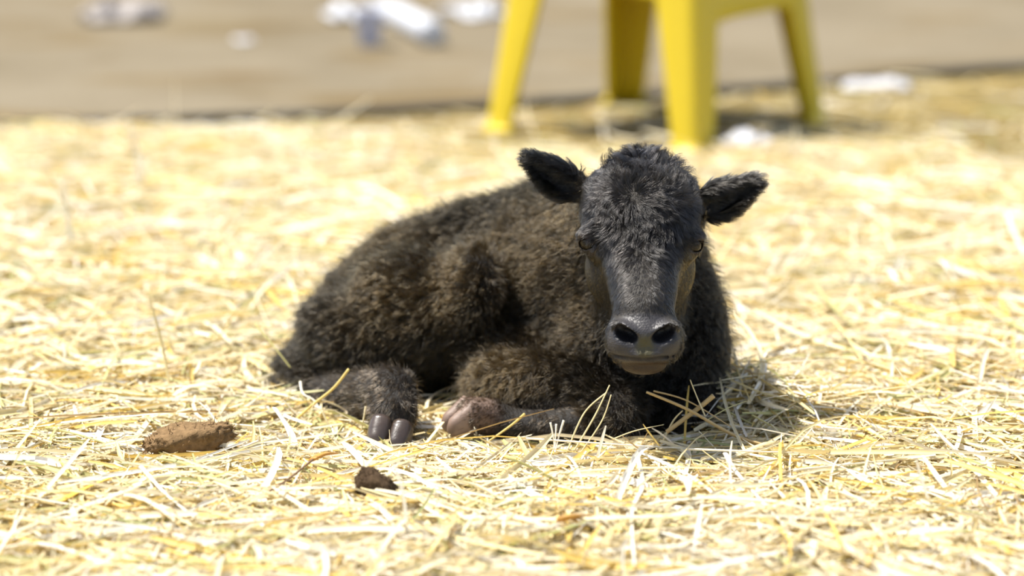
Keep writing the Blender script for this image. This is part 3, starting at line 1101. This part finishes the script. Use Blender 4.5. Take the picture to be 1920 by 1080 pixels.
stem('straw_stem', [V(1062, 850, 3.47), V(1095, 775, 3.475), V(1138, 735, 3.48)], .0011, PALE, 'thin pale straw stem leaning up before the near knee, leftmost of the fan', group='fan of stems before the knee', taper=.7)
stem('straw_stem', [V(1075, 848, 3.465), V(1115, 780, 3.47), V(1143, 722, 3.48)], .0012, PALE, 'tallest straw stem of the fan leaning up before the near knee', group='fan of stems before the knee', taper=.6)
stem('straw_stem', [V(1088, 850, 3.46), V(1128, 790, 3.465), V(1146, 740, 3.47)], .0010, PALE, 'thin pale straw stem at the right side of the fan before the knee', group='fan of stems before the knee', taper=.6)
stem('straw_stem', [V(1212, 735, 3.50), V(1290, 768, 3.49), V(1390, 822, 3.47), V(1500, 850, 3.455)], .0030, TAN, 'long broad tan straw stem slanting down below the chin', flat=.5, taper=1.6)
stem('straw_stem', [V(1225, 733, 3.505), V(1290, 752, 3.50), V(1370, 800, 3.485)], .0012, TAN, 'slim tan straw stem lying just above the broad slanting one')
stem('straw_stem', [V(1338, 742, 3.50), V(1310, 765, 3.50), V(1250, 810, 3.49)], .0032, TAN, 'short thick tan straw stub crossing beside the breast', taper=.8)
stem('straw_stem', [V(1322, 780, 3.49), V(1305, 740, 3.50), V(1294, 712, 3.505)], .0010, PALE, 'thin upright straw stem poking up right of the chin')
stem('straw_stem', [V(1150, 823, 3.48), V(1190, 808, 3.48), V(1245, 796, 3.48)], .0008, PALE, 'fine arched straw stem lying across the dark breast hair')
stem('straw_stem', [V(540, 800, 3.60), V(585, 760, 3.60), V(625, 728, 3.60), V(654, 692, 3.60)], .0018, GOLD, 'golden straw stem rising in front of the hind shank', taper=.9)
stem('straw_stem', [V(563, 716, 3.68), V(568, 738, 3.66), V(588, 750, 3.65), V(600, 768, 3.64)], .0016, WHT, 'small curled white straw bit lying on the hock')
stem('straw_stem', [V(478, 608, 3.80), V(510, 645, 3.77), V(545, 690, 3.74)], .0013, (.5, .46, .16), 'olive stem slanting beside the rump')
stem('straw_stem', [V(316, 748, 3.74), V(340, 764, 3.73), V(366, 784, 3.71)], .0014, (.36, .29, .13), 'short olive brown stem behind the long dung lump')
stem('straw_stem', [V(830, 792, 3.53), V(800, 830, 3.50), V(765, 872, 3.45)], .0036, PALE, 'broad pale straw blade right of the hind hoof', flat=.3, taper=.7)
stem('straw_stem', [V(1032, 792, 3.49), V(1038, 822, 3.485), V(1040, 850, 3.48)], .0013, WHT, 'short upright white straw stub, left one of three')
stem('straw_stem', [V(1043, 795, 3.49), V(1040, 850, 3.478)], .0012, WHT, 'short upright white straw stub, middle one of three')
stem('straw_stem', [V(1057, 788, 3.49), V(1046, 825, 3.485), V(1038, 862, 3.47)], .0014, WHT, 'short upright white straw stub, right one of three')
stem('straw_stem', [V(984, 776, 3.53), V(955, 800, 3.53), V(905, 835, 3.52)], .0017, GOLD, 'golden straw stem leaning against the folded front cannon')
stem('straw_stem', [V(604, 770, 3.585), V(615, 795, 3.58), V(625, 812, 3.575)], .0016, PALE, 'short pale straw stub standing before the hind shank')
stem('straw_stem', [V(686, 762, 3.565), V(681, 790, 3.56), V(676, 815, 3.56)], .0014, PALE, 'short pale straw stub touching the left of the hind hoof')
stem('straw_stem', [gp(985, 822, .022), gp(1150, 833, .026), gp(1300, 842, .024)], .0022, WHT, 'long bright straw stem lying before the folded knee', flat=.6)
stem('straw_stem', [gp(1290, 842, .034), gp(1400, 846, .034), gp(1530, 850, .026)], .0020, WHT, 'bright straight straw stem lying over the heap by the breast', flat=.7)
OLV = (.50, .47, .22)
stem('straw_stem', [V(1345, 762, 3.56), V(1420, 800, 3.54), V(1510, 845, 3.50)], .0026, OLV, 'upper of two long olive stems sloping down the heap beside the breast', flat=.5)
stem('straw_stem', [V(1410, 778, 3.53), V(1470, 812, 3.51), V(1530, 848, 3.49)], .0022, (.60, .54, .24), 'lower of two long olive stems sloping down the heap beside the breast', flat=.5)
stem('straw_stem', [V(1228, 838, 3.50), V(1300, 824, 3.50), V(1395, 832, 3.49)], .0034, (.46, .46, .22), 'flat dull green blade at the foot of the heap under the breast', flat=.3)
stem('straw_stem', [V(1322, 790, 3.51), V(1365, 765, 3.51), V(1400, 752, 3.51)], .0010, (.66, .64, .36), 'fine greenish stem rising right across the heap', flat=.8)
stem('straw_stem', [V(1240, 835, 3.495), V(1262, 790, 3.50), V(1280, 770, 3.50)], .0020, PALE, 'short pale stem propped upright at the left end of the heap', flat=.6)
stem('straw_stem', [gp(1402, 760, .02), gp(1530, 762, .024), gp(1650, 820, .02), gp(1780, 862, .018)], .0026, GOLD, 'long golden bent stem lying right of the calf', flat=.6)
stem('straw_stem', [gp(1110, 975, .030), gp(1000, 1010, .03), gp(870, 1045, .026)], .0065, (.50, .50, .18), 'broad green-yellow blade in the nearest straw', flat=.2, taper=.5, swell=.2)
stem('straw_stem', [gp(112, 940, .024), gp(160, 915, .026), gp(215, 893, .026)], .0062, (.80, .58, .10), 'broad golden blade in the near straw at far left', flat=.2, taper=.4, swell=.4)
stem('straw_stem', [gp(0, 965, .022), gp(50, 963, .022), gp(100, 958, .022)], .0050, (.78, .62, .18), 'flat golden blade running off the left edge', flat=.2)
stem('straw_stem', [V(515, 765, 3.55), V(545, 810, 3.52), V(560, 860, 3.46), V(585, 905, 3.42), V(598, 945, 3.38), V(585, 975, 3.34)], .0050, (.92, .90, .84), 'wide white curling straw blade left of the small dark dung', flat=.25, taper=.6, swell=.2)
stem('straw_stem', [gp(265, 875, .03), gp(310, 925, .03), gp(365, 970, .026)], .0034, WHT, 'straight white straw stem slanting below the long dung lump', flat=.4)
stem('straw_stem', [gp(750, 920, .022), gp(820, 965, .024), gp(890, 1000, .022)], .0046, WHT, 'broad white straw stem right of the small dark dung', flat=.35)
stem('straw_stem', [gp(1195, 855, .02), gp(1205, 910, .03), gp(1185, 960, .03), gp(1190, 1060, .03)], .0030, WHT, 'bent white straw stem in the near straw under the chin', flat=.4)
stem('straw_stem', [gp(1360, 850, .035), gp(1385, 890, .03), gp(1470, 985, .028)], .0032, WHT, 'long white stem slanting through the near straw at right', flat=.4)
stem('straw_stem', [gp(1490, 882, .028), gp(1600, 870, .028), gp(1720, 858, .024)], .0060, WHT, 'broad white straw blade right of the heap', flat=.25, taper=.4)
stem('straw_stem', [gp(225, 490, .02), gp(310, 502, .03), gp(410, 526, .02)], .0075, WHT, 'broad blurred white blade far left behind the calf', flat=.4)
stem('straw_stem', [V(480, 505, 4.33), V(510, 475, 4.33), V(548, 438, 4.33)], .0040, WHT, 'blurred white stem rising left of the back', flat=.5)
stem('straw_stem', [V(475, 510, 4.34), V(488, 452, 4.34)], .0036, WHT, 'short blurred white stub beside the rising white stem', flat=.5)
stem('straw_stem', [V(134, 455, 4.55), V(128, 410, 4.55), V(117, 340, 4.55)], .0050, WHT, 'tall upright blurred white stem in the far left straw', flat=.5)
stem('straw_stem', [V(262, 345, 5.05), V(258, 300, 5.05), V(243, 232, 5.05)], .0055, WHT, 'upright blurred pale stem near the far slab edge', flat=.5)
stem('grass_stalk', [gp(490, 930, .024), gp(545, 895, .034), gp(598, 852, .034)], .0011, BRN, 'thin brown stalk crossing the white curling blade', 'stalk', taper=1.3)
stem('dry_leaf', [gp(585, 862, .034), gp(605, 852, .036), gp(632, 850, .028)], .0060, (.62, .34, .08), 'small curled orange brown leaf at the end of the brown stalk', 'leaf', flat=.35, taper=.3, swell=.8)
stem('dry_leaf', [gp(1045, 975, .032), gp(1075, 968, .036), gp(1110, 966, .028)], .0060, (.62, .36, .10), 'orange brown leaf lying among the nearest straw under the calf', 'leaf', flat=.35, taper=.3, swell=.8)


# ------------------------------------------------------------------ dung
def lump(name, c, axis, rad, mat, label, seed, rough=0.25, fibres=0):
    o_v, o_f = [], []
    NU, NV = 64, 40
    for j in range(NV + 1):
        for i in range(NU):
            th, ph_ = math.pi * j / NV, 2 * math.pi * i / NU
            o_v.append((math.cos(th), math.sin(th) * math.cos(ph_), math.sin(th) * math.sin(ph_)))
    v = np.array(o_v)
    f = [(j * NU + i, j * NU + (i + 1) % NU, (j + 1) * NU + (i + 1) % NU, (j + 1) * NU + i) for j in range(NV) for i in range(NU)]
    d = 1 + rough * vnoise(v + seed, 1.8, seed, 3) + 0.10 * vnoise(v + seed, 9, seed + 1, 2)
    v = np.sign(v) * np.abs(v) ** np.array([0.8, 0.9, 0.85])
    v = v * d[:, None] * np.array(rad)
    ax_ = Vector(axis).normalized()
    q = Vector((1, 0, 0)).rotation_difference(ax_)
    Mx = np.array(q.to_matrix())
    v = v @ Mx.T
    me = mesh_np(name, v, np.array(f), mat, None, True)
    me.location = c
    if fibres:
        sets_v, sets_f = [], []
        b0 = 0
        g = np.random.default_rng(seed)
        for k in range(fibres):
            i = g.integers(len(v)); p0 = v[i]; nn = p0 / (np.array(rad) ** 2); nn /= np.linalg.norm(nn) + 1e-9
            nn = nn + g.standard_normal(3) * 0.8; nn /= np.linalg.norm(nn)
            s_ = np.cross(nn, [0.3, 0.5, 0.8]); s_ /= np.linalg.norm(s_)
            u_ = np.cross(nn, s_)
            L = 0.004 + 0.007 * g.random(); w = 0.0005
            sets_v += [p0 - s_ * w, p0 + s_ * w, p0 + u_ * w, p0 + nn * L]
            sets_f += [(b0, b0 + 1, b0 + 3), (b0 + 1, b0 + 2, b0 + 3), (b0 + 2, b0, b0 + 3)]; b0 += 4
        fb = mesh_np('fibre', np.array(sets_v), np.array(sets_f), mat, me, False)
        fb['kind'] = 'stuff'
    return tag(me, label, 'dung')


lump('dung_lump', G(350, 826, 0.034) , (1, 0.28, 0.16), (.050, .026, .019), MAT['dung'], 'long flat light brown dried dung lump left of the calf', 3, fibres=350)
lump('dung_clod', G(706, 916, 0.034), (0.8, -0.55, -0.35), (.026, .015, .0165), MAT['dung_dark'], 'small dark fibrous dung clod in the straw below the hind hoof', 9, rough=.35, fibres=420)

# ------------------------------------------------------------------ yellow stool
ST_C = Vector((0.282, 5.93, 0)); ST_A = math.radians(10); HS = 0.45


def stool():
    root = empty('plastic_stool', ST_C)
    tag(root, 'bright yellow plastic stool with four splayed legs behind the calf', 'stool')
    rb, rt = 0.345, 0.272
    th = 0.0045

    def corner(k, z):
        r = rb + (rt - rb) * z / HS
        a_ = ST_A + math.radians(-90 + 90 * k)
        return Vector((r * math.cos(a_), r * math.sin(a_), z))

    def unit(k):
        a_ = ST_A + math.radians(-90 + 90 * k); return Vector((math.cos(a_), math.sin(a_), 0))

    def shell(name, outer, inner, label=None, closed_ends=True):
        """outer/inner: list of rows of points -> one thick sheet"""
        R_, C_ = len(outer), len(outer[0])
        vs_ = [p for row in outer for p in row] + [p for row in inner for p in row]
        o_ = R_ * C_; fs_ = []
        for i in range(R_ - 1):
            for j in range(C_ - 1):
                a_ = i * C_ + j
                fs_.append((a_, a_ + 1, a_ + C_ + 1, a_ + C_)); fs_.append((o_ + a_, o_ + a_ + C_, o_ + a_ + C_ + 1, o_ + a_ + 1))
        for j in range(C_ - 1):
            fs_.append((j, o_ + j, o_ + j + 1, j + 1)); b_ = (R_ - 1) * C_ + j; fs_.append((b_, b_ + 1, o_ + b_ + 1, o_ + b_))
        for i in range(R_ - 1):
            a_ = i * C_; fs_.append((a_, a_ + C_, o_ + a_ + C_, o_ + a_)); b_ = i * C_ + C_ - 1; fs_.append((b_, o_ + b_, o_ + b_ + C_, b_ + C_))
        me = bpy.data.meshes.new(name); me.from_pydata([tuple(v) for v in vs_], [], fs_)
        for p in me.polygons: p.use_smooth = True
        me.materials.append(MAT['yellow'])
        o = link(bpy.data.objects.new(name, me), root)
        bv_ = o.modifiers.new('bevel', 'BEVEL'); bv_.width = 0.0012; bv_.segments = 2; bv_.limit_method = 'ANGLE'; bv_.angle_limit = math.radians(50)
        return o

    # legs: rounded L-section, tapering to the foot, little flared toe
    for k in range(4):
        out_, in_ = [], []
        NZ = 22
        for i in range(NZ):
            z = (0.0 if i == 0 else 0.012 if i == 1 else 0.016 + (i - 2) / (NZ - 3) * (HS - 0.03))
            z = min(z, HS - 0.008)
            c = corner(k, z)
            arm = 0.056 + 0.045 * (z / HS)                    # length of each arm of the L
            if i <= 1: arm += 0.004
            e1 = (corner((k + 1) % 4, z) - c).normalized(); e2 = (corner((k - 1) % 4, z) - c).normalized()
            n1 = Vector((e1.y, -e1.x, 0)); 
            if n1.dot(unit(k)) < 0: n1 = -n1
            n2 = Vector((e2.y, -e2.x, 0))
            if n2.dot(unit(k)) < 0: n2 = -n2
            rad = 0.022
            flare = 0.007 if i <= 1 else 0.0
            cc = c + e1 * rad + e2 * rad
            row, rin = [], []
            pts_ = [(c + e1 * arm, n1), (c + e1 * (arm * .6 + rad * .4), n1)]
            for q in range(7):
                w = q / 6
                nn = (n1 * math.cos(w * math.pi / 2) + n2 * math.sin(w * math.pi / 2))
                pts_.append((cc + nn * rad, nn))
            pts_ += [(c + e2 * (arm * .6 + rad * .4), n2), (c + e2 * arm, n2)]
            # turned-in lips at the two free edges
            pts_ = [(c + e1 * (arm + 0.001) - n1 * 0.012, (n1 * .2 + e1).normalized())] + pts_ + [(c + e2 * (arm + 0.001) - n2 * 0.012, (n2 * .2 + e2).normalized())]
            for p, nn in pts_:
                row.append(p + nn * flare); rin.append(p + nn * flare - nn * th)
            out_.append(row); in_.append(rin)
        shell('leg', out_, in_)
    # skirt between the legs: deeper in the corners, arched
    for k in range(4):
        out_, in_ = [], []
        NX = 25
        for i in range(9):
            u = i / 8
            row, rin = [], []
            for j in range(NX):
                t = j / (NX - 1)
                zb = (0.226, 0.25, 0.25, 0.272)[k] + 0.012 * (1 - (2 * t - 1) ** 4)
                z = HS - 0.008 - u * (HS - 0.008 - zb)
                a_, b_ = corner(k, z), corner((k + 1) % 4, z)
                e = (b_ - a_).normalized(); nn = Vector((e.y, -e.x, 0))
                if nn.dot(unit(k)) < 0: nn = -nn
                m0 = 0.050
                p = (a_ + e * m0).lerp(b_ - e * m0, t)
                row.append(p - nn * 0.0005); rin.append(p - nn * (0.0005 + 0.0035))
            out_.append(row); in_.append(rin)
        shell('apron', out_, in_)
    # seat: rounded square with a rolled rim
    NA = 64
    vs_, fs_ = [], []
    rows = [(1.00, HS - 0.020), (1.035, HS - 0.016), (1.04, HS - 0.006), (1.02, HS), (0.94, HS + 0.001), (0.85, HS - 0.004), (0.5, HS - 0.006), (0.12, HS - 0.006)]
    half = 0.272 / math.sqrt(2)
    for (s_, z) in rows:
        for i in range(NA):
            a_ = 2 * math.pi * i / NA
            ca, sa = math.cos(a_), math.sin(a_)
            m = (abs(ca) ** 8 + abs(sa) ** 8) ** (-1 / 8)
            x_, y_ = ca * m * half * s_, sa * m * half * s_
            r_ = ST_A + math.radians(45)
            vs_.append((x_ * math.cos(r_) - y_ * math.sin(r_), x_ * math.sin(r_) + y_ * math.cos(r_), z))
    for j in range(len(rows) - 1):
        for i in range(NA):
            fs_.append((j * NA + i, j * NA + (i + 1) % NA, (j + 1) * NA + (i + 1) % NA, (j + 1) * NA + i))
    me = bpy.data.meshes.new('seat'); me.from_pydata(vs_, [], fs_)
    for p in me.polygons: p.use_smooth = True
    me.materials.append(MAT['yellow'])
    o = link(bpy.data.objects.new('seat', me), root)
    so = o.modifiers.new('solid', 'SOLIDIFY'); so.thickness = 0.004; so.offset = -1


stool()


# ------------------------------------------------------------------ litter
def crumple(name, c, size, mat, label, cat, seed, rot=0.0, amp=0.35, res=26, tilt=0.0):
    """crumpled sheet resting on the ground"""
    u = np.linspace(-.5, .5, res)
    U, W_ = np.meshgrid(u, u, indexing='ij')
    p2 = np.stack([U.ravel(), W_.ravel()], 1)
    e = 1 + 0.35 * vnoise(p2, 2.5, seed, 2)
    x = U.ravel() * size[0] * e + 0.12 * size[0] * vnoise(p2, 5, seed + 1, 2)
    y = W_.ravel() * size[1] * e + 0.12 * size[1] * vnoise(p2, 5, seed + 2, 2)
    z = size[2] * (0.5 + 0.5 * vnoise(p2, 3.3, seed + 3, 3) + amp * vnoise(p2, 8, seed + 4, 1))
    z = z * (1 - 0.75 * np.clip(np.abs(p2).max(1) * 2, 0, 1) ** 3)
    z = z - z.min() + 0.001
    cr, sr = math.cos(rot), math.sin(rot)
    v = np.stack([x * cr - y * sr, x * sr + y * cr, z], 1)
    i, j = np.meshgrid(np.arange(res - 1), np.arange(res - 1), indexing='ij')
    a_ = (i * res + j).ravel()
    f = np.stack([a_, a_ + res, a_ + res + 1, a_ + 1], 1)
    o = mesh_np(name, v, f, mat, None, True)
    o.location = c
    s_ = o.modifiers.new('solid', 'SOLIDIFY'); s_.thickness = 0.0012; s_.offset = 0
    return tag(o, label, cat)


ZS = 0.012
crumple('plastic_bag', G(230, 38, ZS), (.19, .16, .075), MAT['grey'], 'crumpled greyish translucent bag on the concrete at top left', 'bag', 5, 0.1)
crumple('plastic_bag', G(655, 38, ZS), (.10, .14, .045), MAT['white'], 'white crumpled bag on the concrete beside the pale blue cup', 'bag', 15, 0.4)
crumple('paper_scrap', G(880, 30, ZS), (.10, .16, .05), MAT['white'], 'small white scrap on the concrete left of the stool', 'paper', 25, 0.8)
crumple('paper_scrap', G(1640, 163, 0.002), (.13, .09, .022), MAT['paper'], 'flat white scrap by the slab edge right of the stool', 'paper', 35, -0.05)
crumple('paper_scrap', G(1406, 272, 0.018), (.085, .10, .030), MAT['paper'], 'white scrap on the straw right of the front stool leg', 'paper', 45, 0.5)
crumple('paper_scrap', G(458, 78, ZS), (.035, .05, .012), MAT['paper'], 'tiny pale scrap alone on the concrete left of the bags', 'paper', 55, 0.5)


def revolve(name, prof, c, axis, mat, parent=None, seg=32):
    ax_ = Vector(axis).normalized(); q = Vector((0, 0, 1)).rotation_difference(ax_)
    vs_, fs_ = [], []
    for (r, z) in prof:
        for i in range(seg):
            a_ = 2 * math.pi * i / seg
            vs_.append(tuple(q @ Vector((r * math.cos(a_), r * math.sin(a_), z))))
    for j in range(len(prof) - 1):
        for i in range(seg):
            fs_.append((j * seg + i, j * seg + (i + 1) % seg, (j + 1) * seg + (i + 1) % seg, (j + 1) * seg + i))
    me = bpy.data.meshes.new(name); me.from_pydata(vs_, [], fs_)
    for p in me.polygons: p.use_smooth = True
    me.materials.append(mat)
    o = link(bpy.data.objects.new(name, me), parent); o.location = c
    return o


cup = revolve('plastic_cup', [(.001, .002), (.022, .0), (.024, .003), (.033, .078), (.0345, .080), (.033, .081), (.031, .078), (.0225, .005), (.001, .005)],
              G(692, 86, ZS), (0.02, 0.0, 1), MAT['bluewhite'])
tag(cup, 'pale blue-grey plastic cup on the concrete below the white bags', 'cup')
# white bottle lying on its side
p0, p1 = G(812, 62, ZS + .031), G(700, 4, ZS + .020)
L = (p1 - p0).length
bot = revolve('plastic_bottle', [(.001, 0), (.022, .0), (.030, .006), (.031, .02), (.029, .05), (.031, .09), (.030, L * .62), (.022, L * .74), (.012, L * .84), (.0115, L * .9)],
              p0, p1 - p0, MAT['white'])
tag(bot, 'white plastic bottle lying on the concrete left of the stool', 'bottle')
capo = revolve('cap', [(.001, L * .985), (.013, L * .985), (.0145, L * .975), (.0145, L * .89), (.001, L * .89)], (0, 0, 0), p1 - p0, MAT['white'], bot)
